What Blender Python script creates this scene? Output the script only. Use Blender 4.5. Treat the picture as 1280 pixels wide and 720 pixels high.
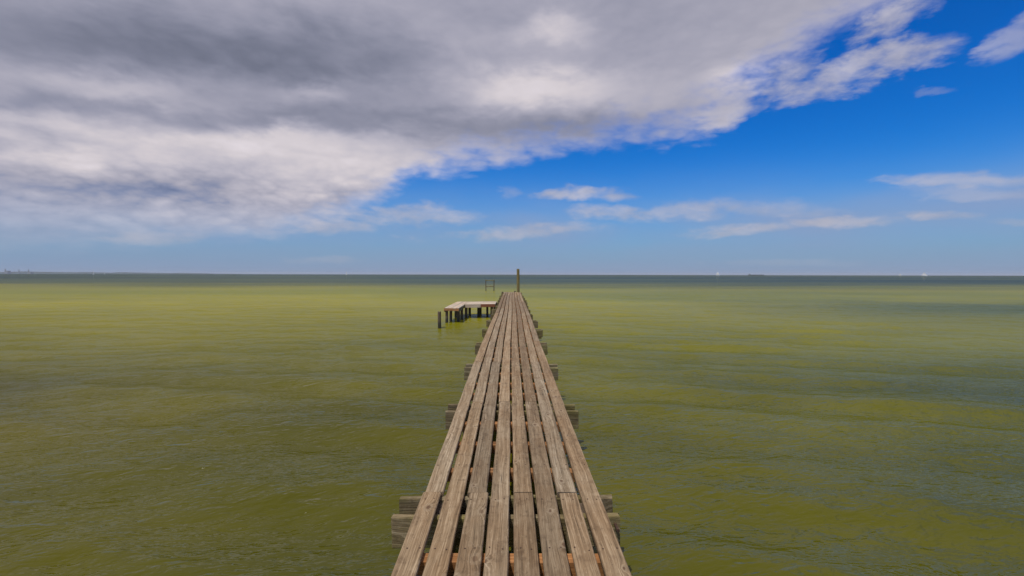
import bpy, math, random
import numpy as np
from mathutils import Vector, Matrix

random.seed(7)
rng = np.random.default_rng(11)
for o in list(bpy.data.objects):
    bpy.data.objects.remove(o)
scene = bpy.context.scene
COL = scene.collection
R = math.radians

# ------------------------------------------------------------------ camera
FPX = 569.0                      # focal length in pixels of the 1280 px wide photograph (16 mm on 36 mm)
HOR = 343.2                      # row of the horizon
EYE = 2.15                       # eye above the water
cam_d = bpy.data.cameras.new('camera')
cam_d.sensor_width = 36.0
cam_d.lens = FPX / 1280 * 36.0
cam_d.clip_start = 0.05
cam_d.clip_end = 80000
cam = bpy.data.objects.new('camera', cam_d)
COL.objects.link(cam)
cam.location = (0, 0, EYE)
pitch = math.atan((360 - HOR) / FPX)
cam.rotation_euler = (Matrix.Rotation(R(90) - pitch, 4, 'X') @ Matrix.Rotation(R(0.11), 4, 'Z')).to_euler()
scene.camera = cam

SUN_EL, SUN_AZ = 66.0, -142.0     # azimuth measured from +Y (the view direction) towards +X


# ------------------------------------------------------------------ node helper
class NT:
    def __init__(self, tree):
        self.t = tree
        self.n = tree.nodes
        self.l = tree.links

    def _set(self, sock, v):
        if v is None:
            return
        if isinstance(v, bpy.types.NodeSocket):
            self.l.new(v, sock)
        else:
            sock.default_value = v

    def node(self, typ, **props):
        nd = self.n.new(typ)
        for k, v in props.items():
            setattr(nd, k, v)
        return nd

    def m(self, op, a, b=None, c=None, clamp=False):
        nd = self.node('ShaderNodeMath', operation=op, use_clamp=clamp)
        for i, v in enumerate((a, b, c)):
            self._set(nd.inputs[i], v)
        return nd.outputs[0]

    def v(self, op, a, b=None, scale=None):
        nd = self.node('ShaderNodeVectorMath', operation=op)
        self._set(nd.inputs[0], a)
        if b is not None:
            self._set(nd.inputs[1], b)
        if scale is not None:
            self._set(nd.inputs['Scale'], scale)
        return nd.outputs['Value'] if op in ('LENGTH', 'DOT_PRODUCT', 'DISTANCE') else nd.outputs[0]

    def xyz(self, x=0.0, y=0.0, z=0.0):
        nd = self.node('ShaderNodeCombineXYZ')
        for i, v in enumerate((x, y, z)):
            self._set(nd.inputs[i], v)
        return nd.outputs[0]

    def sep(self, v):
        nd = self.node('ShaderNodeSeparateXYZ')
        self._set(nd.inputs[0], v)
        return nd.outputs

    def noise(self, vec, scale=1.0, detail=3.0, rough=0.5, dist=0.0, dim='3D', out=0):
        nd = self.node('ShaderNodeTexNoise', noise_dimensions=dim)
        self._set(nd.inputs['Vector'], vec)
        nd.inputs['Scale'].default_value = scale
        nd.inputs['Detail'].default_value = detail
        nd.inputs['Roughness'].default_value = rough
        nd.inputs['Distortion'].default_value = dist
        return nd.outputs[out]

    def ss(self, x, a, b, lo=0.0, hi=1.0):
        nd = self.node('ShaderNodeMapRange', interpolation_type='SMOOTHSTEP')
        self._set(nd.inputs[0], x)
        for i, v in enumerate((a, b, lo, hi)):
            self._set(nd.inputs[i + 1], v)
        return nd.outputs[0]

    def lin(self, x, a, b, lo=0.0, hi=1.0):
        nd = self.node('ShaderNodeMapRange', interpolation_type='LINEAR')
        self._set(nd.inputs[0], x)
        for i, v in enumerate((a, b, lo, hi)):
            self._set(nd.inputs[i + 1], v)
        return nd.outputs[0]

    def mix(self, f, a, b, blend='MIX'):
        nd = self.node('ShaderNodeMix', data_type='RGBA', blend_type=blend)
        self._set(nd.inputs[0], f)
        for s, v in ((nd.inputs[6], a), (nd.inputs[7], b)):
            if isinstance(v, (tuple, list)) and len(v) == 3:
                v = (*v, 1.0)
            self._set(s, v)
        return nd.outputs[2]

    def ramp(self, f, stops, interp='LINEAR'):
        nd = self.node('ShaderNodeValToRGB')
        nd.color_ramp.interpolation = interp
        e = nd.color_ramp.elements
        while len(e) < len(stops):
            e.new(0.5)
        for el, (p, c) in zip(e, stops):
            el.position = p
            el.color = (*c, 1.0) if len(c) == 3 else c
        self._set(nd.inputs[0], f)
        return nd.outputs[0]

    def curve(self, f, pts):
        nd = self.node('ShaderNodeFloatCurve')
        c = nd.mapping.curves[0]
        while len(c.points) < len(pts):
            c.points.new(0.5, 0.5)
        for p, (x, y) in zip(c.points, pts):
            p.location = (x, y)
            p.handle_type = 'VECTOR'
        nd.mapping.update()
        self._set(nd.inputs['Value'], f)
        return nd.outputs[0]


# ------------------------------------------------------------------ world: clear sky and clouds by direction
def azel(px, py):
    a = math.atan((px - 640) / FPX)
    e = math.atan((HOR - py) / math.hypot(FPX, px - 640))
    return a, e


world = bpy.data.worlds.new('World')
scene.world = world
world.use_nodes = True
world.cycles.sampling_method = 'NONE'     # soft sky: found by bounced rays alone
W = NT(world.node_tree)
W.n.clear()
d = W.v('NORMALIZE', W.node('ShaderNodeTexCoord').outputs['Generated'])
dx, dy, dz = W.sep(d)
az0 = W.m('ARCTAN2', dx, dy)
el0 = W.m('ARCSINE', dz)
den = W.m('ADD', W.m('MAXIMUM', dz, 0.0), 0.11)
P = W.xyz(W.m('DIVIDE', dx, den), W.m('DIVIDE', dy, den), 0.0)

sky = W.node('ShaderNodeTexSky', sky_type='NISHITA', sun_disc=False)
sky.sun_elevation = R(SUN_EL)
sky.sun_rotation = R(SUN_AZ)
sky.altitude = 0
sky.air_density = 1.0
sky.dust_density = 0.6
sky.ozone_density = 2.0
hs = W.node('ShaderNodeHueSaturation')
hs.inputs['Saturation'].default_value = 1.5
W._set(hs.inputs['Color'], sky.outputs[0])
skyc = W.mix(1.0, hs.outputs[0], (0.16, 0.98, 1.60), 'MULTIPLY')
skyc = W.v('SCALE', skyc, scale=0.078)

# large, middle and fine cloud noise on the cloud plane (foreshortened to the horizon like a real deck)
n_big = W.m('SUBTRACT', W.noise(P, 0.55, 3, 0.5), 0.5)
n_mid = W.m('SUBTRACT', W.noise(W.v('ADD', P, (7.3, 2.1, 0)), 1.7, 5, 0.58, 0.25), 0.5)
n_fin = W.m('SUBTRACT', W.noise(W.v('ADD', P, (1.7, 9.2, 3)), 4.6, 5, 0.6, 0.2), 0.5)
# puffs keep their height near the horizon: noise by angle
A3 = W.xyz(az0, W.m('MULTIPLY', el0, 2.2), 0.0)
n_ang = W.m('SUBTRACT', W.noise(A3, 9.0, 6, 0.6, 0.3), 0.5)
n_ang3 = W.m('SUBTRACT', W.noise(W.v('ADD', A3, (8, 2, 4)), 24.0, 5, 0.62, 0.2), 0.5)
def billow(vec, sc):
    return W.m('ABSOLUTE', W.m('MULTIPLY_ADD', W.noise(vec, sc, 1.5, 0.45, 0.15), 2.0, -1.0))


puff = W.m('SUBTRACT', W.m('MULTIPLY_ADD', billow(W.v('ADD', A3, (2, 6, 3)), 21.0), 0.5, billow(A3, 10.0)), 0.36)
n_ang2 = W.m('SUBTRACT', W.noise(W.v('ADD', A3, (3, 5, 1)), 3.0, 4, 0.5), 0.5)
amp = W.m('MULTIPLY_ADD', el0, 0.55, 0.02)
az = W.m('ADD', az0, W.m('MULTIPLY', W.m('ADD', n_ang, n_ang2), 0.13))
n_el = W.m('SUBTRACT', W.noise(W.v('ADD', A3, (11, 4, 7)), 6.5, 6, 0.58, 0.2), 0.5)
el = W.m('ADD', el0, W.m('MULTIPLY', n_el, W.m('MULTIPLY', amp, 0.55)))


azc = W.m('MAXIMUM', W.m('MINIMUM', az, 1.4), -1.4)
tanU = W.m('TANGENT', azc)                                  # level layers: height over the sea along the +Y heading
tanV = W.m('DIVIDE', W.m('TANGENT', el), W.m('COSINE', azc))


def blob(px, py, rx, ry, rot=0.0):
    """squared distance from the centre of an ellipse of sky, 1 at its rim"""
    A = W.m('SUBTRACT', tanU, (px - 640) / FPX)
    E = W.m('SUBTRACT', tanV, (HOR - py) / FPX)
    sx, sy = rx / FPX, ry / FPX
    if rot == 0:
        u = W.m('MULTIPLY', A, 1 / sx)
        v = W.m('MULTIPLY', E, 1 / sy)
        return W.m('MULTIPLY_ADD', u, u, W.m('MULTIPLY', v, v))
    c, s = math.cos(R(rot)), math.sin(R(rot))
    u = W.m('MULTIPLY_ADD', A, c / sx, W.m('MULTIPLY', E, s / sx))
    v = W.m('MULTIPLY_ADD', A, -s / sy, W.m('MULTIPLY', E, c / sy))
    r2 = W.m('MULTIPLY_ADD', u, u, W.m('MULTIPLY', v, v))
    return r2


def bump(px, py, rx, ry, amt, rot=0.0):
    return W.m('MULTIPLY', W.m('EXPONENT', W.m('MULTIPLY', blob(px, py, rx, ry, rot), -1.0)), amt)


def add(*xs):
    r = xs[0]
    for x in xs[1:]:
        r = W.m('ADD', r, x)
    return r


# edge of the great cloud bank: elevation above which it begins, by azimuth (wraps round behind the camera)
edge_px = [(-2500, 318), (-300, 320), (0, 314), (200, 306), (340, 290), (430, 268), (480, 247), (520, 224), (570, 206), (640, 194),
           (720, 180), (800, 166), (860, 158), (905, 150), (945, 116), (985, 84), (1035, 44), (1090, 0), (1150, -60), (1300, -200)]
pts = []
for x, y in edge_px:
    a, e = azel(x, y)
    pts.append(((a + math.pi) / (2 * math.pi), e / 1.6))
pts = [(0.0, 0.25), (0.12, 0.2)] + pts + [(0.75, 0.42), (0.9, 0.33), (1.0, 0.25)]
edge = W.m('MULTIPLY', W.curve(W.m('MULTIPLY_ADD', az, 1 / (2 * math.pi), 0.5), pts), 1.6)
bank = W.m('DIVIDE', W.m('SUBTRACT', el, edge), W.m('MULTIPLY_ADD', el0, 0.16, 0.018))
bank = add(bank, W.m('MULTIPLY', n_mid, 0.9), W.m('MULTIPLY', n_fin, 0.4), W.m('MULTIPLY', n_ang3, 0.6), W.m('MULTIPLY', puff, 0.8), 0.2)
a_bank = W.ss(bank, -0.55, 1.0)

# separate small clouds
wisps = [(1116, 34, 50, 22, 28, 1.0), (1110, 82, 70, 15, 14, 1.0), (1040, 104, 80, 14, 16, 0.9), (975, 112, 50, 14, 30, 0.8), (912, 140, 34, 20, 30, 0.95),
         (1140, 120, 28, 5, 0, 0.3), (1268, 48, 52, 14, 30, 0.6), (720, 246, 50, 7, 0, 0.95), (775, 268, 56, 9, 0, 0.8), (850, 265, 80, 10, 3, 0.7),
         (950, 262, 95, 10, 0, 0.5), (930, 287, 75, 7, 3, 0.8), (1055, 277, 65, 8, 2, 0.9), (640, 290, 90, 9, 2, 0.75),
         (1205, 222, 80, 9, 0, 0.75), (1240, 236, 90, 8, 0, 0.4), (1180, 270, 44, 8, 0, 0.8), (1270, 276, 40, 6, 0, 0.5), (500, 270, 90, 11, 2, 0.75),
         (410, 285, 50, 8, 0, 0.7), (190, 300, 60, 8, 0, 0.55), (400, 326, 40, 5, 0, 0.5), (980, 328, 90, 4, 0, 0.35), (640, 241, 14, 7, 0, 0.3)]
a_w = None
wn = add(1.18, W.m('MULTIPLY', n_ang, 2.4), W.m('MULTIPLY', n_ang3, 2.2), W.m('MULTIPLY', puff, 1.2))
for px, py, rx, ry, rot, s in wisps:
    q = W.m('SUBTRACT', wn, blob(px, py, rx * 1.1, ry * 1.05, rot))
    q = W.m('MULTIPLY', W.ss(q, -0.7, 1.5), s * 0.86)
    a_w = q if a_w is None else W.m('MAXIMUM', a_w, q)
# veil: thin grey haze bars low over the sea
veil = W.m('EXPONENT', W.m('MULTIPLY', W.m('POWER', W.m('DIVIDE', W.m('SUBTRACT', el0, 0.10), 0.075), 2.0), -1.0))
veil = W.m('MULTIPLY', veil, W.lin(W.m('ADD', n_ang2, n_big), -0.3, 0.3, 0.32, 0.88))
# generic broken cloud behind the camera
behind = W.m('MULTIPLY', W.ss(add(n_big, W.m('MULTIPLY', n_mid, 0.6)), -0.02, 0.22), W.ss(W.m('ABSOLUTE', az0), 1.0, 1.5))
behind = W.m('MULTIPLY', behind, W.ss(el0, 0.03, 0.2))

# brightness of the clouds (emitted radiance)
br = add(0.405,
         bump(60, 30, 330, 46, -0.10, -3), bump(320, 74, 330, 36, -0.14, -2), bump(560, 154, 180, 22, -0.12, -3), bump(220, 146, 300, 14, -0.12, -3),
         bump(190, 240, 110, 12, -0.13), bump(60, 182, 140, 10, -0.05, -5),
         bump(140, 120, 110, 17, 0.13, -10), bump(380, 118, 34, 14, 0.11), bump(60, 207, 150, 12, 0.14), bump(40, 160, 120, 9, 0.09, -6),
         bump(690, 42, 40, 22, 0.20), bump(670, 108, 85, 24, 0.27), bump(950, 108, 44, 16, 0.22), bump(590, 60, 90, 24, 0.06),
         bump(320, 180, 130, 16, 0.16, 2), bump(440, 215, 130, 26, 0.16, 2), bump(820, 115, 150, 36, 0.06), bump(770, 152, 140, 16, -0.07, 6),
         bump(200, 275, 300, 20, 0.09), bump(330, 195, 270, 34, 0.10), bump(60, 180, 140, 20, 0.06), bump(800, 15, 120, 36, -0.03), bump(1090, 60, 120, 50, 0.14, 20))
low = W.ss(el0, 0.30, 0.12)
tex = add(W.m('MULTIPLY', n_mid, W.m('MULTIPLY_ADD', low, 0.0, 0.025)), W.m('MULTIPLY', n_ang, W.m('MULTIPLY_ADD', low, 0.16, 0.06)),
          W.m('MULTIPLY', n_big, 0.05), W.m('MULTIPLY', n_ang2, 0.13), W.m('MULTIPLY', n_fin, 0.03), W.m('MULTIPLY', n_ang3, W.m('MULTIPLY_ADD', low, 0.26, 0.04)), W.m('MULTIPLY', low, 0.07), W.m('MULTIPLY', W.m('MULTIPLY', puff, W.m('MULTIPLY_ADD', low, 0.84, 0.16)), 0.33))
br = W.m('ADD', br, tex)
thin = W.m('MULTIPLY', W.m('SUBTRACT', 1.0, a_bank), 0.22)
br = W.m('MAXIMUM', W.m('ADD', br, thin), 0.10)
tint = W.ramp(br, [(0.12, (0.82, 0.92, 1.30)), (0.36, (0.93, 0.93, 1.17)), (0.62, (1.05, 0.97, 1.03))])
ccol = W.v('MULTIPLY', tint, W.xyz(br, br, br))
ccol = W.mix(W.m('MULTIPLY', low, W.ss(br, 0.42, 0.2)), ccol, W.mix(1.0, ccol, (0.86, 1.0, 1.22), 'MULTIPLY'))
wcol = W.v('SCALE', W.xyz(0.50, 0.48, 0.54), scale=1.0)
wb = W.m('ADD', 0.92, W.m('MULTIPLY', n_ang, 0.8))
wcol = W.v('SCALE', W.xyz(0.55, 0.525, 0.58), scale=wb)

c = W.mix(veil, skyc, (0.275, 0.345, 0.55))
# the air low over the sea
c = W.mix(W.ss(el0, 0.17, -0.01, 0.0, 0.92), c, (0.255, 0.325, 0.50))
c = W.mix(W.m('MULTIPLY', a_w, W.ss(el0, -0.01, 0.09, 0.35, 0.92)), c, wcol)
c = W.mix(W.m('MULTIPLY', a_bank, W.ss(el0, 0.01, 0.16, 0.15, 1.0)), c, ccol)
c = W.mix(W.m('MULTIPLY', behind, 0.9), c, ccol)
bg = W.node('ShaderNodeBackground')
W._set(bg.inputs[0], c)
bg.inputs[1].default_value = 1.0
out = W.node('ShaderNodeOutputWorld')
W.l.new(bg.outputs[0], out.inputs[0])

# ------------------------------------------------------------------ sun and exposure
sun_d = bpy.data.lights.new('sun', 'SUN')
sun_d.energy = 3.0
sun_d.angle = R(0.6)
sun_d.color = (1.0, 0.95, 0.87)
sun = bpy.data.objects.new('sun', sun_d)
COL.objects.link(sun)
sdir = Vector((math.sin(R(SUN_AZ)) * math.cos(R(SUN_EL)), math.cos(R(SUN_AZ)) * math.cos(R(SUN_EL)), math.sin(R(SUN_EL))))
sun.rotation_euler = sdir.to_track_quat('Z', 'Y').to_euler()
sun.location = sdir * 60

scene.cycles.sample_clamp_direct = 2.0      # no stray one-pixel sun sparks
scene.cycles.sample_clamp_indirect = 2.0
vs = scene.view_settings
vs.view_transform = 'Standard'
vs.look = 'None'
vs.exposure = 0.0
vs.gamma = 1.0
vs.use_curve_mapping = False


# ------------------------------------------------------------------ materials
def new_mat(name):
    mt = bpy.data.materials.new(name)
    mt.use_nodes = True
    T = NT(mt.node_tree)
    bsdf = T.n['Principled BSDF']
    return mt, T, bsdf


def wood_mat(name, dark, mid, light, warm, knots=1.0, relief=0.6, rough=0.82):
    """weathered board: grain runs along local Y and flows round the knots"""
    mt, T, b = new_mat(name)
    oc = T.node('ShaderNodeTexCoord').outputs['Object']
    rnd = T.node('ShaderNodeObjectInfo').outputs['Random']
    x, y, z = T.sep(oc)
    off = T.m('MULTIPLY', rnd, 137.0)
    yo = T.m('ADD', y, off)
    xz = T.m('ADD', x, T.m('MULTIPLY', z, 0.8))
    # knots
    kx, ky = 5.5, 2.0
    kp = T.xyz(T.m('ADD', T.m('MULTIPLY', xz, kx), T.m('MULTIPLY', rnd, 31.7)), T.m('MULTIPLY', yo, ky), 0.0)
    vo = T.node('ShaderNodeTexVoronoi', voronoi_dimensions='2D', feature='F1')
    T._set(vo.inputs['Vector'], kp)
    vo.inputs['Scale'].default_value = 1.0
    dv = T.v('SUBTRACT', vo.outputs['Position'], kp)
    ddx, ddy, _ = T.sep(dv)
    dd = T.v('LENGTH', T.xyz(T.m('DIVIDE', ddx, kx), T.m('DIVIDE', ddy, ky / 0.62), 0.0))
    cr, cg, cb = T.sep(vo.outputs['Color'])
    gate = T.m('MULTIPLY', T.ss(cr, 0.25, 0.6), knots)
    ksz = T.m('MULTIPLY_ADD', cg, 0.020, 0.011)
    q = T.m('MULTIPLY', T.m('DIVIDE', dd, ksz), T.m('MULTIPLY_ADD', T.noise(T.v('ADD', oc, T.xyz(off, 0, 0)), 38.0, 2, 0.5), 1.3, 0.4))
    hill = T.m('MULTIPLY', T.m('EXPONENT', T.m('MULTIPLY', T.m('MULTIPLY', q, q), -0.5)), T.m('MULTIPLY', gate, 0.040))
    wob = T.noise(T.xyz(T.m('MULTIPLY', xz, 6.0), T.m('MULTIPLY', yo, 1.3), rnd), 1.0, 2, 0.5)
    f = T.m('ADD', T.m('ADD', xz, hill), T.m('MULTIPLY', wob, 0.05))
    # grain
    g1 = T.noise(T.xyz(T.m('MULTIPLY', f, 95), T.m('MULTIPLY', yo, 1.6), rnd), 1.0, 5, 0.62)
    g2 = T.noise(T.xyz(T.m('MULTIPLY', f, 34), T.m('MULTIPLY', yo, 0.5), 4.0), 1.0, 2, 0.5)
    g3 = T.noise(T.xyz(T.m('MULTIPLY', f, 300), T.m('MULTIPLY', yo, 7.0), 8.0), 1.0, 3, 0.6)
    ring = T.m('SINE', T.m('MULTIPLY', T.m('ADD', f, T.m('MULTIPLY', g2, 0.02)), 560.0))
    grain = T.m('ADD', T.m('MULTIPLY', T.m('SUBTRACT', g1, 0.5), 1.1), T.m('MULTIPLY', ring, 0.035))
    grain = T.m('ADD', grain, T.m('MULTIPLY', T.m('SUBTRACT', g2, 0.5), 0.55))
    grain = T.m('ADD', T.m('ADD', grain, T.m('MULTIPLY', T.m('SUBTRACT', g3, 0.5), 0.7)), 0.5)
    colr = T.ramp(grain, [(0.12, dark), (0.5, mid), (0.9, light)])
    mot = T.noise(T.xyz(T.m('MULTIPLY', xz, 5), T.m('MULTIPLY', yo, 1.7), T.m('MULTIPLY', rnd, 50)), 1.0, 4, 0.6)
    colr = T.mix(T.ss(mot, 0.40, 0.64, 0.0, 0.8), colr, T.mix(1.0, colr, warm, 'MULTIPLY'))
    stain = T.noise(T.v('ADD', oc, T.xyz(off, off, 0)), 9.0, 5, 0.65)
    colr = T.mix(T.ss(stain, 0.50, 0.72, 0.0, 0.62), colr, T.mix(1.0, colr, (0.5, 0.45, 0.42), 'MULTIPLY'))
    bleach = T.noise(T.v('ADD', oc, T.xyz(3.0, off, 5.0)), 4.0, 5, 0.6)
    colr = T.mix(T.ss(bleach, 0.58, 0.76, 0.0, 0.4), colr, light)
    speck = T.noise(T.xyz(T.m('MULTIPLY', f, 40), T.m('MULTIPLY', yo, 14), 2.0), 1.0, 4, 0.7)
    colr = T.mix(T.ss(speck, 0.55, 0.72, 0.0, 0.55), colr, dark)
    colr = T.mix(T.ss(speck, 0.44, 0.28, 0.0, 0.35), colr, light)
    # each board a little different
    rv = T.m('FRACT', T.m('MULTIPLY', rnd, 7.77))
    tone = T.m('MULTIPLY_ADD', rnd, 0.44, 0.78)
    colr = T.mix(1.0, colr, T.xyz(tone, T.m('MULTIPLY', tone, T.m('MULTIPLY_ADD', rv, 0.10, 0.94)), T.m('MULTIPLY', tone, T.m('MULTIPLY_ADD', rv, 0.22, 0.86))), 'MULTIPLY')
    # knot hearts and open drying cracks
    heart = T.m('MULTIPLY', T.ss(q, 0.62, 0.3), gate)
    colr = T.mix(T.m('MULTIPLY', heart, 0.7), colr, (0.09, 0.045, 0.025))
    rim = T.m('MULTIPLY', T.m('MULTIPLY', T.ss(q, 0.45, 0.8), T.ss(q, 1.5, 0.9)), gate)
    colr = T.mix(T.m('MULTIPLY', rim, 0.2), colr, light)
    ck = T.noise(T.xyz(T.m('MULTIPLY', f, 48), T.m('MULTIPLY', yo, 1.1), T.m('MULTIPLY', rnd, 9.0)), 1.0, 3, 0.6)
    crack = T.ss(ck, 0.665, 0.72)
    colr = T.mix(T.m('MULTIPLY', crack, 0.72), colr, (0.035, 0.024, 0.017))
    T._set(b.inputs['Base Color'], colr)
    b.inputs['Roughness'].default_value = rough
    b.inputs['Specular IOR Level'].default_value = 0.25
    h = T.m('SUBTRACT', T.m('SUBTRACT', T.m('MULTIPLY', grain, 0.5), T.m('MULTIPLY', crack, 1.1)), T.m('MULTIPLY', heart, 0.4))
    bp = T.node('ShaderNodeBump')
    bp.inputs['Strength'].default_value = relief
    bp.inputs['Distance'].default_value = 0.004
    T._set(bp.inputs['Height'], h)
    T.l.new(bp.outputs[0], b.inputs['Normal'])
    return mt


M = {}
M['deck'] = wood_mat('weathered_deck_wood', (0.082, 0.058, 0.034), (0.268, 0.195, 0.119), (0.50, 0.405, 0.28), (0.84, 0.76, 0.68))
M['joist'] = wood_mat('orange_joist_wood', (0.16, 0.07, 0.028), (0.38, 0.175, 0.065), (0.55, 0.30, 0.14), (0.6, 0.6, 0.6), knots=0.4)
M['cap'] = wood_mat('mossy_beam_wood', (0.05, 0.04, 0.022), (0.175, 0.135, 0.075), (0.46, 0.39, 0.26), (0.9, 1.0, 0.5), relief=1.0)
M['pale'] = wood_mat('bleached_platform_wood', (0.33, 0.27, 0.20), (0.53, 0.45, 0.35), (0.67, 0.60, 0.50), (0.95, 0.86, 0.82))
M['redwood'] = wood_mat('reddish_fascia_wood', (0.10, 0.035, 0.018), (0.22, 0.085, 0.045), (0.33, 0.16, 0.09), (1.0, 0.85, 0.8))


def pile_mat(name, wetc, dryc, mossc):
    mt, T, b = new_mat(name)
    oc = T.node('ShaderNodeTexCoord').outputs['Object']
    geo = T.node('ShaderNodeNewGeometry').outputs['Position']
    rnd = T.node('ShaderNodeObjectInfo').outputs['Random']
    x, y, z = T.sep(oc)
    ang = T.m('ARCTAN2', y, x)
    g = T.noise(T.xyz(T.m('MULTIPLY', ang, 9.0), T.m('MULTIPLY', z, 1.6), T.m('MULTIPLY', rnd, 40)), 1.0, 5, 0.65)
    colr = T.ramp(g, [(0.3, tuple(0.45 * v for v in dryc)), (0.52, dryc), (0.75, tuple(min(1, 1.5 * v) for v in dryc))])
    n = T.noise(T.v('ADD', oc, T.xyz(0, 0, T.m('MULTIPLY', rnd, 30))), 7.0, 5, 0.6)
    colr = T.mix(T.ss(n, 0.5, 0.66, 0, 0.75), colr, mossc)
    wz = T.m('ADD', T.sep(geo)[2], T.m('MULTIPLY', n, 0.2))
    colr = T.mix(T.ss(wz, 0.42, 0.22), colr, wetc)
    T._set(b.inputs['Base Color'], colr)
    T._set(b.inputs['Roughness'], T.ss(wz, 0.2, 0.45, 0.4, 0.9))
    bp = T.node('ShaderNodeBump')
    bp.inputs['Strength'].default_value = 0.8
    bp.inputs['Distance'].default_value = 0.01
    T._set(bp.inputs['Height'], g)
    T.l.new(bp.outputs[0], b.inputs['Normal'])
    return mt


M['pile'] = pile_mat('tarred_pile_wood', (0.040, 0.034, 0.020), (0.13, 0.092, 0.062), (0.10, 0.09, 0.035))
M['post'] = pile_mat('mossy_post_wood', (0.03, 0.026, 0.012), (0.20, 0.155, 0.055), (0.15, 0.13, 0.025))


def plain(name, colr, rough=0.6, metal=0.0, nscale=8.0, var=0.25):
    mt, T, b = new_mat(name)
    oc = T.node('ShaderNodeTexCoord').outputs['Object']
    n = T.noise(oc, nscale, 4, 0.6)
    T._set(b.inputs['Base Color'], T.mix(T.ss(n, 0.35, 0.7), tuple(v * (1 - var) for v in colr), tuple(min(1, v * (1 + var)) for v in colr)))
    b.inputs['Roughness'].default_value = rough
    b.inputs['Metallic'].default_value = metal
    return mt


M['iron'] = plain('rusty_iron', (0.09, 0.05, 0.032), 0.7, 0.3, 60)
M['ladder'] = plain('dull_ladder_metal', (0.15, 0.135, 0.09), 0.7, 0.1, 20)
M['sail'] = plain('white_sailcloth', (0.80, 0.80, 0.78), 0.8, 0, 0.3, 0.04)
M['hull'] = plain('white_hull_paint', (0.72, 0.73, 0.74), 0.4, 0, 0.4, 0.06)
M['mast'] = plain('pale_mast_metal', (0.5, 0.5, 0.5), 0.4, 0.5)
M['ship'] = plain('dark_ship_paint', (0.06, 0.065, 0.075), 0.6, 0, 0.05)
M['shipw'] = plain('grey_ship_house_paint', (0.28, 0.29, 0.30), 0.6, 0, 0.1)
M['coast'] = plain('far_wooded_coast', (0.045, 0.065, 0.06), 0.9, 0, 0.02, 0.4)
M['tower'] = plain('grey_tower_concrete', (0.20, 0.21, 0.22), 0.85, 0, 0.05)
M['tank'] = plain('white_tank_paint', (0.55, 0.55, 0.55), 0.7, 0, 0.05, 0.08)

# turbid estuary water: suspended silt scatters light back from inside, a smooth surface reflects the sky
mt, T, b = new_mat('silty_green_water')
M['water'] = mt
pos = T.node('ShaderNodeNewGeometry').outputs['Position']
wx, wy, wz = T.sep(pos)
flat = T.xyz(wx, wy, 0.0)
# body colour: silt clouds near; sunlit middle band and far cloud shadow painted in
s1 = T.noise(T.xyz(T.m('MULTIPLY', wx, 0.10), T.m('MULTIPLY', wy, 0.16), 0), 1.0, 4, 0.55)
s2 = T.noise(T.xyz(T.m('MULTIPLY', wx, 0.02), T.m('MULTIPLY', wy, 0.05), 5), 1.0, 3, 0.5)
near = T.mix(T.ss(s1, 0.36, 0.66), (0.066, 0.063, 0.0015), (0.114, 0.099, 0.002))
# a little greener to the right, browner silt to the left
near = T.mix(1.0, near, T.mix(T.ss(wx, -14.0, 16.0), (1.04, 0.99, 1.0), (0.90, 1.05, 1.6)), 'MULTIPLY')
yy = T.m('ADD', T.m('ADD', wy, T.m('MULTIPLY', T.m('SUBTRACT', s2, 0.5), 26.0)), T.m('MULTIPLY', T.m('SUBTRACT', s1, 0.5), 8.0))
sunlit = T.m('POWER', T.lin(yy, 3.0, 50.0), 0.7)  # sunlit brightening of the middle distance, put into the colour
sunlitc = T.mix(T.ss(s2, 0.35, 0.65), (0.255, 0.245, 0.010), (0.32, 0.285, 0.014))
wc = T.mix(sunlit, near, sunlitc)
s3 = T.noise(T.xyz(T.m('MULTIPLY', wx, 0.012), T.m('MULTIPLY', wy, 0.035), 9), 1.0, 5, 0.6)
far_shade = T.m('POWER', T.lin(T.m('ADD', wy, T.m('MULTIPLY', T.m('SUBTRACT', s3, 0.5), 90.0)), 28.0, 128.0), 1.05)  # cloud shadow over the far water, put into the colour
# a darker blue-green patch off to the right
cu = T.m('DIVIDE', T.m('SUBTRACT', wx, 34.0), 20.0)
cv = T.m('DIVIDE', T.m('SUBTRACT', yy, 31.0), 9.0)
teal = T.m('EXPONENT', T.m('MULTIPLY', T.m('MULTIPLY_ADD', cu, cu, T.m('MULTIPLY', cv, cv)), -1.0))
wc = T.mix(T.m('MULTIPLY', teal, 0.85), wc, (0.055, 0.075, 0.024))
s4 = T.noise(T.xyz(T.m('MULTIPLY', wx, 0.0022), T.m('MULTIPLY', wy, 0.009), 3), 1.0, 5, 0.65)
wc = T.mix(far_shade, wc, T.mix(T.ss(s4, 0.4, 0.6), (0.016, 0.030, 0.019), (0.062, 0.078, 0.026)))
# ripples too fine for the mesh
rot = T.node('ShaderNodeVectorRotate', rotation_type='Z_AXIS')
T._set(rot.inputs['Vector'], flat)
rot.inputs['Angle'].default_value = R(-12)
fr = rot.outputs[0]
r1 = T.noise(T.v('MULTIPLY', fr, (1.4, 4.2, 1)), 1.0, 3, 0.55, 0.5)
def crest(n_):
    # rounded ridge: thin crest lines with flat troughs between
    u_ = T.m('MULTIPLY_ADD', n_, 2.0, -1.0)
    return T.m('SUBTRACT', 1.0, T.m('SQRT', T.m('MULTIPLY_ADD', u_, u_, 0.012)))


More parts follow.
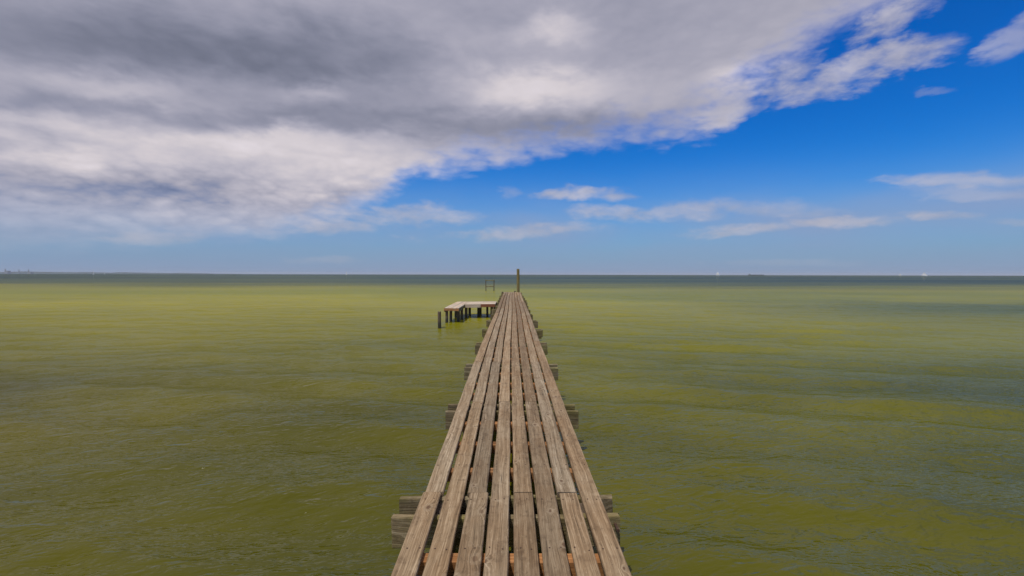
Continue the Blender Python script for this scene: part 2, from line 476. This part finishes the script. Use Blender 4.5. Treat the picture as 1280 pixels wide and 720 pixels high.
r2 = crest(T.noise(T.v('MULTIPLY', fr, (3.6, 7.5, 1)), 1.0, 2, 0.5, 0.4))
r3 = crest(T.noise(T.v('MULTIPLY', fr, (9.0, 17.0, 3)), 1.0, 2, 0.5, 0.4))
gust = T.ss(T.noise(flat, 0.15, 3, 0.5), 0.35, 0.65, 0.65, 1.0)
hgt = T.m('ADD', T.m('MULTIPLY', r1, 0.036), T.m('MULTIPLY', T.m('MULTIPLY_ADD', r2, 0.031, T.m('MULTIPLY', r3, 0.011)), gust))
bp = T.node('ShaderNodeBump')
bp.inputs['Strength'].default_value = 1.0
bp.inputs['Distance'].default_value = 1.0
T._set(bp.inputs['Height'], hgt)
# silt body under a reflecting surface; choppy water shows the sky less than a mirror would
T.n.remove(b)
body = T.node('ShaderNodeBsdfDiffuse')
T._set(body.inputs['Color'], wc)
T.l.new(bp.outputs[0], body.inputs['Normal'])
gl = T.node('ShaderNodeBsdfGlossy')
gl.inputs['Roughness'].default_value = 0.03
T.l.new(bp.outputs[0], gl.inputs['Normal'])
fre = T.node('ShaderNodeFresnel')
fre.inputs['IOR'].default_value = 1.333
T.l.new(bp.outputs[0], fre.inputs['Normal'])
mixs = T.node('ShaderNodeMixShader')
T._set(mixs.inputs[0], T.m('DIVIDE', T.m('MULTIPLY', fre.outputs[0], 1.45), T.m('MULTIPLY_ADD', fre.outputs[0], 4.0, 1.0)))
T.l.new(body.outputs[0], mixs.inputs[1])
T.l.new(gl.outputs[0], mixs.inputs[2])
T.l.new(mixs.outputs[0], T.n['Material Output'].inputs['Surface'])


# ------------------------------------------------------------------ mesh helpers
def mesh_obj(name, verts, faces, mat, parent=None, smooth=False, loc=(0, 0, 0), rot=None):
    me = bpy.data.meshes.new(name)
    me.from_pydata([tuple(v) for v in verts], [], faces)
    me.update()
    if smooth:
        me.polygons.foreach_set('use_smooth', [True] * len(me.polygons))
    me.materials.append(mat)
    o = bpy.data.objects.new(name, me)
    COL.objects.link(o)
    o.location = loc
    if rot is not None:
        o.rotation_euler = rot
    if parent is not None:
        o.parent = parent
    return o


def empty(name, loc, label, cat, group=None):
    o = bpy.data.objects.new(name, None)
    COL.objects.link(o)
    o.location = loc
    o.empty_display_size = 0.3
    tag(o, label, cat, group)
    return o


def tag(o, label, cat, group=None):
    o['label'] = label
    o['category'] = cat
    if group:
        o['group'] = group
    return o


def board(name, p0, p1, width, thick, mat, parent, up=(0, 0, 1), mids=(), bev=0.006, wear=0.0015, segs=5, twist=0.0):
    """sawn board from p0 to p1 (centres of its TOP face in world space); mids: extra top-centre points it bends through"""
    origin = parent.matrix_world.translation if False else Vector(parent.location) if parent else Vector()
    line = [Vector(p0)] + [Vector(m_) for m_ in mids] + [Vector(p1)]
    Y = (line[-1] - line[0]).normalized()
    Z = Vector(up)
    X = Y.cross(Z).normalized()
    Z = X.cross(Y).normalized()
    c = (line[0] + line[-1]) / 2
    L = (line[-1] - line[0]).length
    rotm = Matrix((X, Y, Z)).transposed()
    loc_pts = [rotm.transposed() @ (p - c) for p in line]
    ts = sorted(set([p.y for p in loc_pts] + [(-0.5 + i / segs) * L for i in range(1, segs)]))
    hw, b_ = width / 2, bev
    prof = [(-hw + b_, 0), (hw - b_, 0), (hw, -b_), (hw, -thick + b_), (hw - b_, -thick), (-hw + b_, -thick), (-hw, -thick + b_), (-hw, -b_)]
    verts, faces = [], []
    n = len(prof)
    for k, t in enumerate(ts):
        # position on the bent line
        for a, bb in zip(loc_pts[:-1], loc_pts[1:]):
            if t <= bb.y + 1e-9:
                u = (t - a.y) / max(1e-9, bb.y - a.y)
                base = a.lerp(bb, u)
                break
        end = k in (0, len(ts) - 1)
        tw = twist * (t / L)
        sx = random.gauss(0, wear) * 1.2
        for (px, pz) in prof:
            qx = px + sx + random.gauss(0, wear)
            qz = pz + random.gauss(0, wear * 0.5) + px * tw
            verts.append((base.x + qx, t + (random.gauss(0, wear * 1.5) if end else 0), base.z + qz))
    for k in range(len(ts) - 1):
        for i in range(n):
            j = (i + 1) % n
            faces.append((k * n + i, k * n + j, (k + 1) * n + j, (k + 1) * n + i))
    faces.append(tuple(reversed(range(n))))
    e0 = (len(ts) - 1) * n
    faces.append(tuple(e0 + i for i in range(n)))
    faces = [tuple(reversed(f_)) for f_ in faces]
    o = mesh_obj(name, verts, faces, mat, parent)
    o.location = c - origin
    o.rotation_euler = rotm.to_euler()
    return o


def log(name, x, y, z0, z1, r, mat, parent=None, lean=(0, 0), jag=0.0, sides=14, rings=7, top_cone=0.0):
    """round pile with an uneven skin and a worn top; origin at its foot"""
    origin = Vector(parent.location) if parent else Vector()
    verts, faces = [], []
    ph = [random.uniform(0, 6.28) for _ in range(3)]
    for k in range(rings):
        t = k / (rings - 1)
        for i in range(sides):
            a = 2 * math.pi * i / sides
            rr = r * (1.06 - 0.10 * t) * (1 + 0.05 * math.sin(2 * a + ph[0] + t) + 0.03 * math.sin(5 * a + ph[1] + 3 * t)) + random.gauss(0, r * 0.015)
            zz = (z1 - z0) * t
            if k == rings - 1:
                zz += random.uniform(-jag, jag)
            verts.append((rr * math.cos(a) + lean[0] * t, rr * math.sin(a) + lean[1] * t, zz))
    # bevelled, slightly domed top
    for i in range(sides):
        p = Vector(verts[(rings - 1) * sides + i])
        cc = Vector((lean[0], lean[1], p.z))
        q = cc.lerp(p, 0.78)
        verts.append((q.x, q.y, p.z + r * 0.10 + random.uniform(-jag, jag) * 0.5))
    for k in range(rings):
        for i in range(sides):
            j = (i + 1) % sides
            faces.append((k * sides + i, k * sides + j, (k + 1) * sides + j, (k + 1) * sides + i))
    verts.append((lean[0], lean[1], (z1 - z0) + r * 0.08 + top_cone))
    c_ = len(verts) - 1
    for i in range(sides):
        faces.append((rings * sides + i, rings * sides + (i + 1) % sides, c_))
    faces.append(tuple(reversed(range(sides))))
    o = mesh_obj(name, verts, faces, mat, parent, smooth=False)
    o.location = Vector((x, y, z0)) - origin
    return o


def tube(path, r, sides=8):
    verts, faces = [], []
    path = [Vector(p) for p in path]
    for k, p in enumerate(path):
        t = (path[min(k + 1, len(path) - 1)] - path[max(k - 1, 0)]).normalized()
        a = t.cross(Vector((0, 1, 0)))
        if a.length < 0.2:
            a = t.cross(Vector((1, 0, 0)))
        a.normalize()
        bb = t.cross(a)
        for i in range(sides):
            an = 2 * math.pi * i / sides
            verts.append(p + (a * math.cos(an) + bb * math.sin(an)) * r)
    for k in range(len(path) - 1):
        for i in range(sides):
            j = (i + 1) % sides
            faces.append((k * sides + i, (k + 1) * sides + i, (k + 1) * sides + j, k * sides + j))
    faces.append(tuple(range(sides)))
    faces.append(tuple((len(path) - 1) * sides + i for i in reversed(range(sides))))
    return verts, faces


# ------------------------------------------------------------------ water: one sheet to the horizon, real waves
def build_water():
    th = np.concatenate([np.linspace(-math.pi, -1.08, 70, endpoint=False), np.linspace(-1.08, 1.08, 760, endpoint=False),
                         np.linspace(1.08, math.pi, 70, endpoint=False)])
    rad = [0.6]
    while rad[-1] < 45000:
        rr = rad[-1]
        rad.append(rr * (1.010 if rr < 70 else 1.02 if rr < 400 else 1.08))
    rad = np.array(rad)
    nr, na = len(rad), len(th)
    rr, tt = np.meshgrid(rad, th, indexing='ij')
    X = (rr * np.sin(tt)).ravel()
    Y = (rr * np.cos(tt)).ravel()
    RR = rr.ravel()
    cell = np.maximum(0.010 * RR, 0.02)
    Zh = np.zeros_like(X)
    DX = np.zeros_like(X)
    DY = np.zeros_like(X)
    g = np.random.default_rng(5)
    N = 110
    env = 0.72 + 0.25 * np.sin(X * 0.11 + 1.3 * np.sin(Y * 0.09)) + np.clip(X / 22, -0.32, 0.45)
    for i in range(N):
        main = i < 34                                   # the wind sea proper: long crests 1.0 to 1.9 m apart
        if main:
            lam = g.uniform(1.0, 1.95)
            a = R(-101) + g.normal(0, 0.11)
            amp = 0.0050 * g.uniform(0.5, 1.3)
        else:
            lam = 0.26 * (3.2 / 0.26) ** ((i - 34) / (N - 35)) * g.uniform(0.92, 1.08)
            a = R(-84) + g.normal(0, 0.5)
            amp = 0.0024 * lam ** 0.85 * g.uniform(0.5, 1.3)
        k = 2 * math.pi / lam
        kx, ky = k * math.cos(a), k * math.sin(a)
        fade = np.clip((lam / (cell * 2.6)) - 0.5, 0, 1)
        if main:
            fade = fade * env
        ph = kx * X + ky * Y + g.uniform(0, 6.28)
        Zh += amp * fade * np.sin(ph)
        q = 0.8
        DX += q * amp * fade * math.cos(a) * np.cos(ph)
        DY += q * amp * fade * math.sin(a) * np.cos(ph)
    co = np.stack([X + DX, Y + DY, Zh], 1)
    co = np.concatenate([co, [[0, 0, 0.0]]])
    idx = np.arange(nr * na).reshape(nr, na)
    a0 = idx[:-1, :]
    a1 = np.roll(a0, -1, axis=1)
    b0 = idx[1:, :]
    b1 = np.roll(b0, -1, axis=1)
    quads = np.stack([a0, b0, b1, a1], -1).reshape(-1, 4)[:, ::-1]
    ctr = nr * na
    tris = np.stack([np.full(na, ctr), idx[0], np.roll(idx[0], -1)], -1)[:, ::-1]
    me = bpy.data.meshes.new('water')
    me.vertices.add(len(co))
    me.vertices.foreach_set('co', co.astype(np.float32).ravel())
    loops = np.concatenate([quads.ravel(), tris.ravel()]).astype(np.int32)
    me.loops.add(len(loops))
    me.loops.foreach_set('vertex_index', loops)
    nq, nt = len(quads), len(tris)
    me.polygons.add(nq + nt)
    starts = np.concatenate([np.arange(nq) * 4, nq * 4 + np.arange(nt) * 3]).astype(np.int32)
    me.polygons.foreach_set('loop_start', starts)
    me.polygons.foreach_set('use_smooth', np.ones(nq + nt, dtype=bool))
    me.update(calc_edges=True)
    me.validate()
    # faces must look up
    if me.polygons[nq // 2].normal.z < 0:
        me.flip_normals()
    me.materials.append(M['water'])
    o = bpy.data.objects.new('water', me)
    COL.objects.link(o)
    o['kind'] = 'structure'
    o['label'] = 'silty olive green sea water with small waves'
    return o


build_water()

# ------------------------------------------------------------------ the pier
BENT0, BENT_D, NB = 3.2, 2.3, 15
END = 35.9
_hy = [-5, 2.4, 5.5, 8.0, 14.0, 24.0, 36.5]
_hz = [0.50, 0.54, 0.575, 0.63, 0.70, 0.715, 0.775]


def deck_z(y):
    return float(np.interp(y, _hy, _hz))


def deck_x(y):
    return -0.012 + 0.012 * math.sin(y * 0.37 + 1.0) + float(np.interp(y, [0, 5, 36], [0.0, 0.0, 0.03]))


pier = empty('pier', (0, 3, 0), 'long narrow weathered wooden pier of eight lengthwise planks running out to sea', 'pier')
bents = [BENT0 + BENT_D * k for k in range(-3, NB)]
PW, PG = 0.1365, 0.0285
# planks: eight lanes, boards two bays long with staggered joints
stag = [0, 1, 0, 1, 0, 1, 0, 0]
joint_log = []
for lane in range(8):
    xl = (lane - 3.5) * (PW + PG)
    cuts = [b_ for i, b_ in enumerate(bents) if (i - 3 - stag[lane]) % 2 == 0]
    if lane == 7:
        cuts = [b_ for i, b_ in enumerate(bents) if (i - 3) % 3 == 0 and i != 3] + [bents[3] - 2 * BENT_D]
        cuts = sorted(set(cuts))
    # joint lies over the middle of the rear cap
    # farther out the joints fall less regularly
    cuts = [c_ for c_ in cuts if c_ < 6.5] + [c_ for i, c_ in enumerate(bents) if c_ > 7.5 and (i * 7 + lane * 3 + (i * lane) % 4) % 5 in (0, 3) and (i + lane) % 2]
    cuts = [c_ + 0.10 + random.gauss(0, 0.012) for c_ in cuts]
    ys = [-3.0] + [c_ for c_ in cuts if -2.5 < c_ < END - 0.6] + [END + random.uniform(-0.05, 0.03)]
    for y0, y1 in zip(ys[:-1], ys[1:]):
        a, b_ = y0 + 0.0035, y1 - 0.0035
        jx0, jx1 = random.gauss(0, 0.0045), random.gauss(0, 0.0045)
        lift = random.gauss(0, 0.0018)
        w = PW + random.gauss(0, 0.004)
        mids = [Vector((deck_x(c_) + xl + (jx0 + jx1) / 2, c_, deck_z(c_) + lift + random.gauss(0, 0.0015))) for c_ in bents if a + 0.3 < c_ < b_ - 0.3]
        near = a < 7
        pl = board('plank', (deck_x(a) + xl + jx0, a, deck_z(a) + lift), (deck_x(b_) + xl + jx1, b_, deck_z(b_) + lift), w, 0.038, M['deck'], pier,
                   mids=mids, bev=0.006, wear=0.0010 if near else 0.0013, segs=12 if near else 6, twist=random.gauss(0, 0.03))
        if a < 9:
            # rusty nail heads, two at every bearer
            vv, ff = [], []
            cpos = Vector(pl.location) + Vector(pier.location)
            inv = pl.rotation_euler.to_matrix().transposed()
            q = BENT0 - 3 * BENT_D
            spots = []
            while q < b_:
                for f_ in (0.0, 0.25, 0.5, 0.75):
                    spots.append(q + f_ * BENT_D)
                q += BENT_D
            for yb in spots:
                if a + 0.02 < yb < min(b_ - 0.02, 14):
                    for s in (-0.036, 0.036):
                        u = (yb - a) / (b_ - a)
                        top = np.interp(yb, [a] + [m_.y for m_ in mids] + [b_], [deck_z(a) + lift] + [m_.z for m_ in mids] + [deck_z(b_) + lift])
                        wpt = Vector((deck_x(yb) + xl + s + random.gauss(0, 0.006), yb + random.gauss(0, 0.006), top + 0.0012))
                        p = inv @ (wpt - cpos)
                        base = len(vv)
                        for dz_, rr_ in ((-0.004, 0.0055), (0.0008, 0.0055), (0.0014, 0.003)):
                            for i in range(8):
                                vv.append((p.x + rr_ * math.cos(i * math.pi / 4), p.y + rr_ * math.sin(i * math.pi / 4), p.z + dz_))
                        for kk in range(2):
                            for i in range(8):
                                j = (i + 1) % 8
                                ff.append((base + kk * 8 + i, base + kk * 8 + j, base + kk * 8 + 8 + j, base + kk * 8 + 8 + i))
                        ff.append(tuple(base + 16 + i for i in range(8)))
            if vv:
                nh = mesh_obj('nail_heads', vv, ff, M['iron'], pl)
                nh['kind'] = 'stuff'

# bents: a pair of cross beams clamped round two piles, bolts through their ends
for i, yb in enumerate(bents):
    zt = deck_z(yb) - 0.0385
    xl_, xr_ = -0.80 + random.gauss(0, 0.012), 0.775 + random.gauss(0, 0.012)
    for s, yy_ in ((0, yb - 0.115), (1, yb + 0.115)):
        dxl, dxr = (random.gauss(0, 0.03), random.gauss(0, 0.03))
        if 2 < i < 7:
            dxl, dxr = dxl * 0.25, dxr * 0.25
        drop = 0.012 if (s == 0) else 0.0
        skew = 0.02 if (i == 3 and s == 0) else random.gauss(0, 0.006)
        cb = board('cross_beam', (xl_ + dxl, yy_ - skew, zt - drop), (xr_ + dxr, yy_ + skew, zt - drop - (0.01 if i == 3 and s == 0 else 0)), 0.052, 0.215, M['cap'], pier,
                   bev=0.008, wear=0.003, segs=8)
    for s in (-1, 1):
        xp = s * 0.50 + deck_x(yb)
        log('pile', xp, yb, -1.2, zt - 0.03, 0.088, M['pile'], pier, jag=0.005)
        if i < 8:
            for xe in (xp,):
                v_, f_ = tube([(0, -0.185, 0), (0, 0.185, 0)], 0.009)
                bo = mesh_obj('bolt', v_, f_, M['iron'], pier)
                bo.location = Vector((xe, yb, zt - 0.11)) - Vector(pier.location)
# a bolt that stands out at the end of the first front beam
v_, f_ = tube([(0, -0.06, 0), (0, 0.02, 0)], 0.011)
bo = mesh_obj('bolt', v_, f_, M['iron'], pier)
bo.location = Vector((0.715, BENT0 - 0.135, deck_z(BENT0) - 0.115)) - Vector(pier.location)

# joists between the bents and stringers under them
for i, yb in enumerate(bents[:-1]):
    for f_ in (0.25, 0.5, 0.75):
        yj = yb + BENT_D * f_ + random.gauss(0, 0.02)
        zt = deck_z(yj) - 0.0385
        board('joist', (-0.635 + random.gauss(0, 0.008), yj, zt), (0.625 + random.gauss(0, 0.008), yj, zt), 0.085, 0.085, M['joist'], pier, bev=0.003, wear=0.001, segs=2)
    for s in (-1, 1):
        ya, yc = yb + 0.142, yb + BENT_D - 0.142
        board('stringer', (s * 0.40, ya, deck_z(ya) - 0.137), (s * 0.40, yc, deck_z(yc) - 0.137), 0.05, 0.11, M['cap'], pier, bev=0.004, wear=0.001, segs=2)

# ------------------------------------------------------------------ mooring post at the head of the pier
zt = deck_z(END)
post = log('mooring_post', 0.50, END + 0.17, -1.2, 2.58, 0.115, M['post'], lean=(-0.02, 0.0), jag=0.02, rings=12, sides=18)
tag(post, 'tall mossy round timber post standing at the far end of the pier', 'post')
# short stub beside it and one at the other corner
stub = log('pile_stub', 0.24, END + 0.13, -1.2, zt + 0.07, 0.07, M['pile'], jag=0.02)
tag(stub, 'short pile stub beside the tall post at the pier end', 'post')
stub2 = log('pile_stub', -0.745, END - 0.35, -1.2, zt + 0.03, 0.07, M['pile'], jag=0.02)
tag(stub2, 'short dark pile stub against the side of the pier head, across from the tall post', 'post')

# ------------------------------------------------------------------ side platform, L-shaped
PZ = 0.675
plat = empty('side_platform', (-1.8, 23.5, 0), 'low L-shaped bleached timber platform on short dark piles beside the pier', 'platform')
LX0, LX1, LY0, LY1, CY0 = -2.98, -2.33, 19.9, 24.7, 22.55
# long boards of the arm that comes towards the shore
nb = 5
for k in range(nb):
    w = (LX1 - LX0) / nb
    x_ = LX0 + (k + 0.5) * w
    ycut = 22.4 + (0.6 if k % 2 else -0.3)
    for ya, yc in ((LY0 + random.gauss(0, 0.015), ycut - 0.003), (ycut + 0.003, LY1 + random.gauss(0, 0.01))):
        board('plank', (x_, ya, PZ + random.gauss(0, 0.003)), (x_, yc, PZ + random.gauss(0, 0.003)), w - 0.012, 0.038, M['pale'], plat, wear=0.002, segs=4)
nb = 14
for k in range(nb):
    w = (LY1 - CY0) / nb
    y_ = CY0 + (k + 0.5) * w
    zz = PZ
    board('plank', (LX1 + 0.006, y_, zz + random.gauss(0, 0.003)), (-1.55, y_, zz + 0.012), w - 0.012, 0.038, M['pale'], plat, wear=0.002, segs=3)
    board('plank', (-1.544, y_, zz + 0.012), (-0.83, y_, zz + 0.02 + random.gauss(0, 0.003)), w - 0.012, 0.038, M['pale'], plat, wear=0.002, segs=2)
# bearers and fascias
zb = PZ - 0.040
board('bearer', (LX0 + 0.03, LY0 + 0.05, zb), (LX0 + 0.03, LY1 - 0.05, zb), 0.05, 0.13, M['cap'], plat, segs=4)
board('bearer', (LX1 - 0.03, LY0 + 0.05, zb), (LX1 - 0.03, CY0 - 0.03, zb), 0.05, 0.13, M['cap'], plat, segs=4)
board('fascia', (LX0 + 0.0, LY0 - 0.004, zb + 0.036), (LX1 - 0.0, LY0 - 0.004, zb + 0.036), 0.03, 0.12, M['joist'], plat, segs=2)
board('fascia', (LX1 + 0.01, CY0 - 0.02, zb + 0.036), (-1.55, CY0 - 0.02, zb + 0.046), 0.03, 0.17, M['pale'], plat, segs=2)
board('fascia', (-1.545, CY0 - 0.02, zb + 0.046), (-0.84, CY0 - 0.02, zb + 0.056), 0.03, 0.15, M['redwood'], plat, segs=2)
for y_ in (23.2, 24.0, 24.6):
    board('bearer', (LX1 + 0.01, y_, zb), (-0.84, y_, zb + 0.015), 0.06, 0.13, M['cap'], plat, segs=2)
for y_ in (20.3, 21.2, 22.0):
    board('bearer', (LX0 + 0.06, y_, zb - 0.002), (LX1 - 0.06, y_, zb - 0.002), 0.06, 0.11, M['cap'], plat, segs=2)
for (x_, y_, r_) in ((-2.88, 20.02, 0.085), (-2.87, 21.2, 0.085), (-2.82, 22.7, 0.075), (-2.43, 20.75, 0.09), (-2.42, 21.8, 0.09), (-2.31, 22.72, 0.10),
                     (-2.17, 23.3, 0.085), (-1.74, 23.35, 0.085), (-1.25, 23.3, 0.08), (-1.02, 23.2, 0.10), (-2.86, 24.4, 0.085), (-1.7, 24.5, 0.085), (-0.95, 24.4, 0.085), (-2.3, 24.5, 0.085)):
    log('pile', x_, y_, -1.2, zb - 0.02, r_ * 0.76, M['pile'], plat, lean=(random.gauss(0, 0.015), random.gauss(0, 0.015)))

lone = log('broken_pile', -2.93, 18.5, -1.2, 0.62, 0.072, M['pile'], lean=(-0.03, 0.0), jag=0.05, rings=12)
tag(lone, 'solitary broken pile standing in the water before the side platform', 'post')

# ------------------------------------------------------------------ a post frame out in the water beyond the platform
frame = empty('post_frame', (-2.9, 60.0, 0.0), 'thin frame of two posts and two crossbars standing in the water beyond the platform', 'frame')
for s_, lean in ((-1, -0.05), (1, 0.02)):
    log('post', -2.9 + s_ * 0.51, 60.0, -1.2, 1.46, 0.055, M['pile'], frame, lean=(lean, 0.0), jag=0.03)
for z_, tilt in ((1.40, 0.02), (0.62, -0.02)):
    board('crossbar', (-3.47, 59.92, z_ + tilt), (-2.34, 59.92, z_ - tilt), 0.05, 0.10, M['cap'], frame, segs=3)


# ------------------------------------------------------------------ far things on the horizon
def far(px, dist):
    return (px - 640) / FPX * dist, dist


def sailboat(px, dist, length, height, label, turn):
    x, y = far(px, dist)
    length, height = length * 1.25, height * 1.25
    root = empty('sailboat', (x, y, 0), label, 'sailboat', 'sailing boats far out on the horizon')
    root.rotation_euler = (0, 0, R(turn))
    L = length / 2
    st = [(-L, 0.55, 1.0), (-0.5 * L, 0.95, 0.95), (0.1 * L, 1.0, 1.0), (0.6 * L, 0.65, 1.15), (L, 0.06, 1.4)]
    v_, f_ = [], []
    bw = length * 0.15
    for (xx, wv, hh) in st:
        v_ += [(xx, -bw * wv, hh), (xx, -bw * wv * 0.8, 0.2), (xx, 0, -0.5), (xx, bw * wv * 0.8, 0.2), (xx, bw * wv, hh)]
    for k in range(4):
        for i in range(5):
            j = (i + 1) % 5
            f_.append((k * 5 + i, k * 5 + j, (k + 1) * 5 + j, (k + 1) * 5 + i))
    f_ += [(0, 1, 2, 3, 4), (24, 23, 22, 21, 20)]
    mesh_obj('hull', v_, f_, M['hull'], root)
    v_, f_ = tube([(0.1 * L, 0, 0.2), (0.1 * L, 0, height)], 0.09)
    mesh_obj('mast', v_, f_, M['mast'], root)

    def sail(name, corners, belly):
        A, B, C_ = [Vector(p) for p in corners]
        n = 6
        vv, ff = [], []
        for side in (0.03, -0.03):
            for i in range(n + 1):
                for j in range(n + 1 - i):
                    u, w_ = i / n, j / n
                    p = A * (1 - u - w_) + B * u + C_ * w_
                    p.y += belly * 27 * u * w_ * (1 - u - w_) + side
                    vv.append(p)

        def id_(s, i, j):
            return s * ((n + 1) * (n + 2) // 2) + sum(n + 1 - t for t in range(i)) + j
        for s in (0, 1):
            for i in range(n):
                for j in range(n - i):
                    ff.append((id_(s, i, j), id_(s, i + 1, j), id_(s, i, j + 1)))
                    if j < n - i - 1:
                        ff.append((id_(s, i + 1, j), id_(s, i + 1, j + 1), id_(s, i, j + 1)))
        mesh_obj(name, vv, ff, M['sail'], root, smooth=True)
    sail('main_sail', ((0.08 * L, 0, 1.9), (-0.92 * L, 0.4, 2.1), (0.09 * L, 0, height * 0.98)), 0.6)
    sail('jib', ((0.97 * L, 0, 1.7), (0.16 * L, 0.5, 1.9), (0.12 * L, 0, height * 0.86)), 0.5)


sailboat(117, 1250, 10, 11.5, 'largest white sailing boat before the low wooded coast with chimneys', -40)
sailboat(131, 1900, 8, 8, 'smaller white sailing boat just beside the largest one, before the low coast', 128)
sailboat(433, 1500, 9, 12, 'white sailing boat alone on the open horizon between the coast and the pier', -50)
sailboat(897, 1400, 9, 11, 'white sailing boat on the horizon nearest the dark cargo ship', 130)
sailboat(1155, 1250, 10.5, 9.5, 'broad white sailing boat with full sails, beyond the cargo ship, away from the pier', -35)
sailboat(1125, 2200, 8, 9, 'tiny white sailing boat beside the broad one, beyond the cargo ship', 140)

# cargo ship low on the horizon
x_, y_ = far(945, 3600)
ship = empty('cargo_ship', (x_, y_, 0), 'long low dark cargo ship lying on the horizon', 'ship')
L = 62
v_, f_ = [], []
for (xx, wv, hh) in ((-L, 0.8, 4.8), (-0.9 * L, 1, 4.3), (0.85 * L, 1, 4.3), (0.95 * L, 0.5, 5.2), (L, 0.05, 6)):
    v_ += [(xx, -9 * wv, hh), (xx * 0.99, -8 * wv, -2), (xx * 0.99, 8 * wv, -2), (xx, 9 * wv, hh)]
for k in range(4):
    for i in range(4):
        j = (i + 1) % 4
        f_.append((k * 4 + i, k * 4 + j, (k + 1) * 4 + j, (k + 1) * 4 + i))
f_ += [(0, 1, 2, 3), (19, 18, 17, 16)]
mesh_obj('hull', v_, f_, M['ship'], ship)


def box_at(name, mat, parent, cx, cy, z0, sx, sy, sz, taper=1.0):
    h, w, t = sx / 2, sy / 2, taper
    vv = [(cx - h, cy - w, z0), (cx + h, cy - w, z0), (cx + h, cy + w, z0), (cx - h, cy + w, z0),
          (cx - h * t, cy - w * t, z0 + sz), (cx + h * t, cy - w * t, z0 + sz), (cx + h * t, cy + w * t, z0 + sz), (cx - h * t, cy + w * t, z0 + sz)]
    return mesh_obj(name, vv, [(3, 2, 1, 0), (4, 5, 6, 7), (0, 1, 5, 4), (1, 2, 6, 5), (2, 3, 7, 6), (3, 0, 4, 7)], mat, parent)


dh = box_at('deckhouse', M['shipw'], ship, -0.8 * L, 0, 4.1, 11, 14, 5, 0.92)
box_at('funnel', M['ship'], ship, -0.83 * L, 0, 9.0, 4, 5, 2.5, 0.8)
for k in range(4):
    box_at('hatch', M['ship'], ship, -0.45 * L + k * 0.34 * L, 0, 4.2, 14, 12, 1.2, 0.96)

# low wooded coast on the left
v_, f_ = [], []
N = 420
D = 6000
for k in range(N + 1):
    px = -900 + k * (1190 / N)
    x_, y_ = far(px, D)
    if px < 290:
        base = np.interp(px, [-900, -300, 0, 60, 130, 200, 250, 290], [34, 32, 28, 24, 20, 14, 8, 1])
        h = base * (0.72 + 0.5 * rng.random()) * (0.85 + 0.3 * math.sin(px * 0.12) * math.sin(px * 0.031 + 1))
    else:
        h = 0.2
    h = max(0.2, float(h))
    v_ += [(x_, y_ - 60, -1), (x_, y_ - 20, h * 0.8), (x_, y_ + 60, h), (x_, y_ + 500, h * 0.8), (x_, y_ + 800, -1)]
for k in range(N):
    for i in range(4):
        f_.append((k * 5 + i, (k + 1) * 5 + i, (k + 1) * 5 + i + 1, k * 5 + i + 1))
land = mesh_obj('coast', v_, f_, M['coast'], None, smooth=False)
land['kind'] = 'structure'
land['label'] = 'low wooded coast along the horizon'


def chimney(px, dist, h, r, label, crown):
    x, y = far(px, dist)
    root = empty('chimney', (x, y, 0), label, 'chimney', 'chimneys and towers on the far coast')
    vv, ff = [], []
    n = 12
    prof = [(0, 1.5), (0.25, 1.2), (0.6, 1.0), (0.97, 0.82), (0.97, 0.95), (1.0, 0.95)]
    for t, q in prof:
        for i in range(n):
            vv.append((r * q * math.cos(2 * math.pi * i / n), r * q * math.sin(2 * math.pi * i / n), h * t))
    for k in range(len(prof) - 1):
        for i in range(n):
            j = (i + 1) % n
            ff.append((k * n + i, k * n + j, (k + 1) * n + j, (k + 1) * n + i))
    ff.append(tuple((len(prof) - 1) * n + i for i in range(n)))
    mesh_obj('shaft', vv, ff, M['tower'], root)
    if crown:
        box_at('boiler_house', M['tower'], root, r * 4.5, 0, 0, r * 6, r * 6, h * crown, 0.9)


chimney(7, 5900, 62, 7, 'stout grey chimney with a square block on the far coast, outermost of three', 0.62)
chimney(24, 5900, 56, 5, 'thin grey chimney in the middle of three on the far coast', 0.0)
chimney(36, 5900, 58, 6, 'grey chimney with a low block, nearest the sailing boats of three on the far coast', 0.45)

# ------------------------------------------------------------------ the air over the estuary
haze = box_at('haze', M['coast'], None, 0, 0, -6.0, 94000, 94000, 76.0)
haze.data.materials.clear()
hm = bpy.data.materials.new('sea_haze')
hm.use_nodes = True
hm.node_tree.nodes.clear()
pv = hm.node_tree.nodes.new('ShaderNodeVolumePrincipled')
pv.inputs['Color'].default_value = (0.80, 0.88, 1.0, 1.0)
pv.inputs['Density'].default_value = 0.00006
ho = hm.node_tree.nodes.new('ShaderNodeOutputMaterial')
hm.node_tree.links.new(pv.outputs[0], ho.inputs['Volume'])
haze.data.materials.append(hm)
haze['kind'] = 'stuff'
haze['label'] = 'thin bluish sea haze'
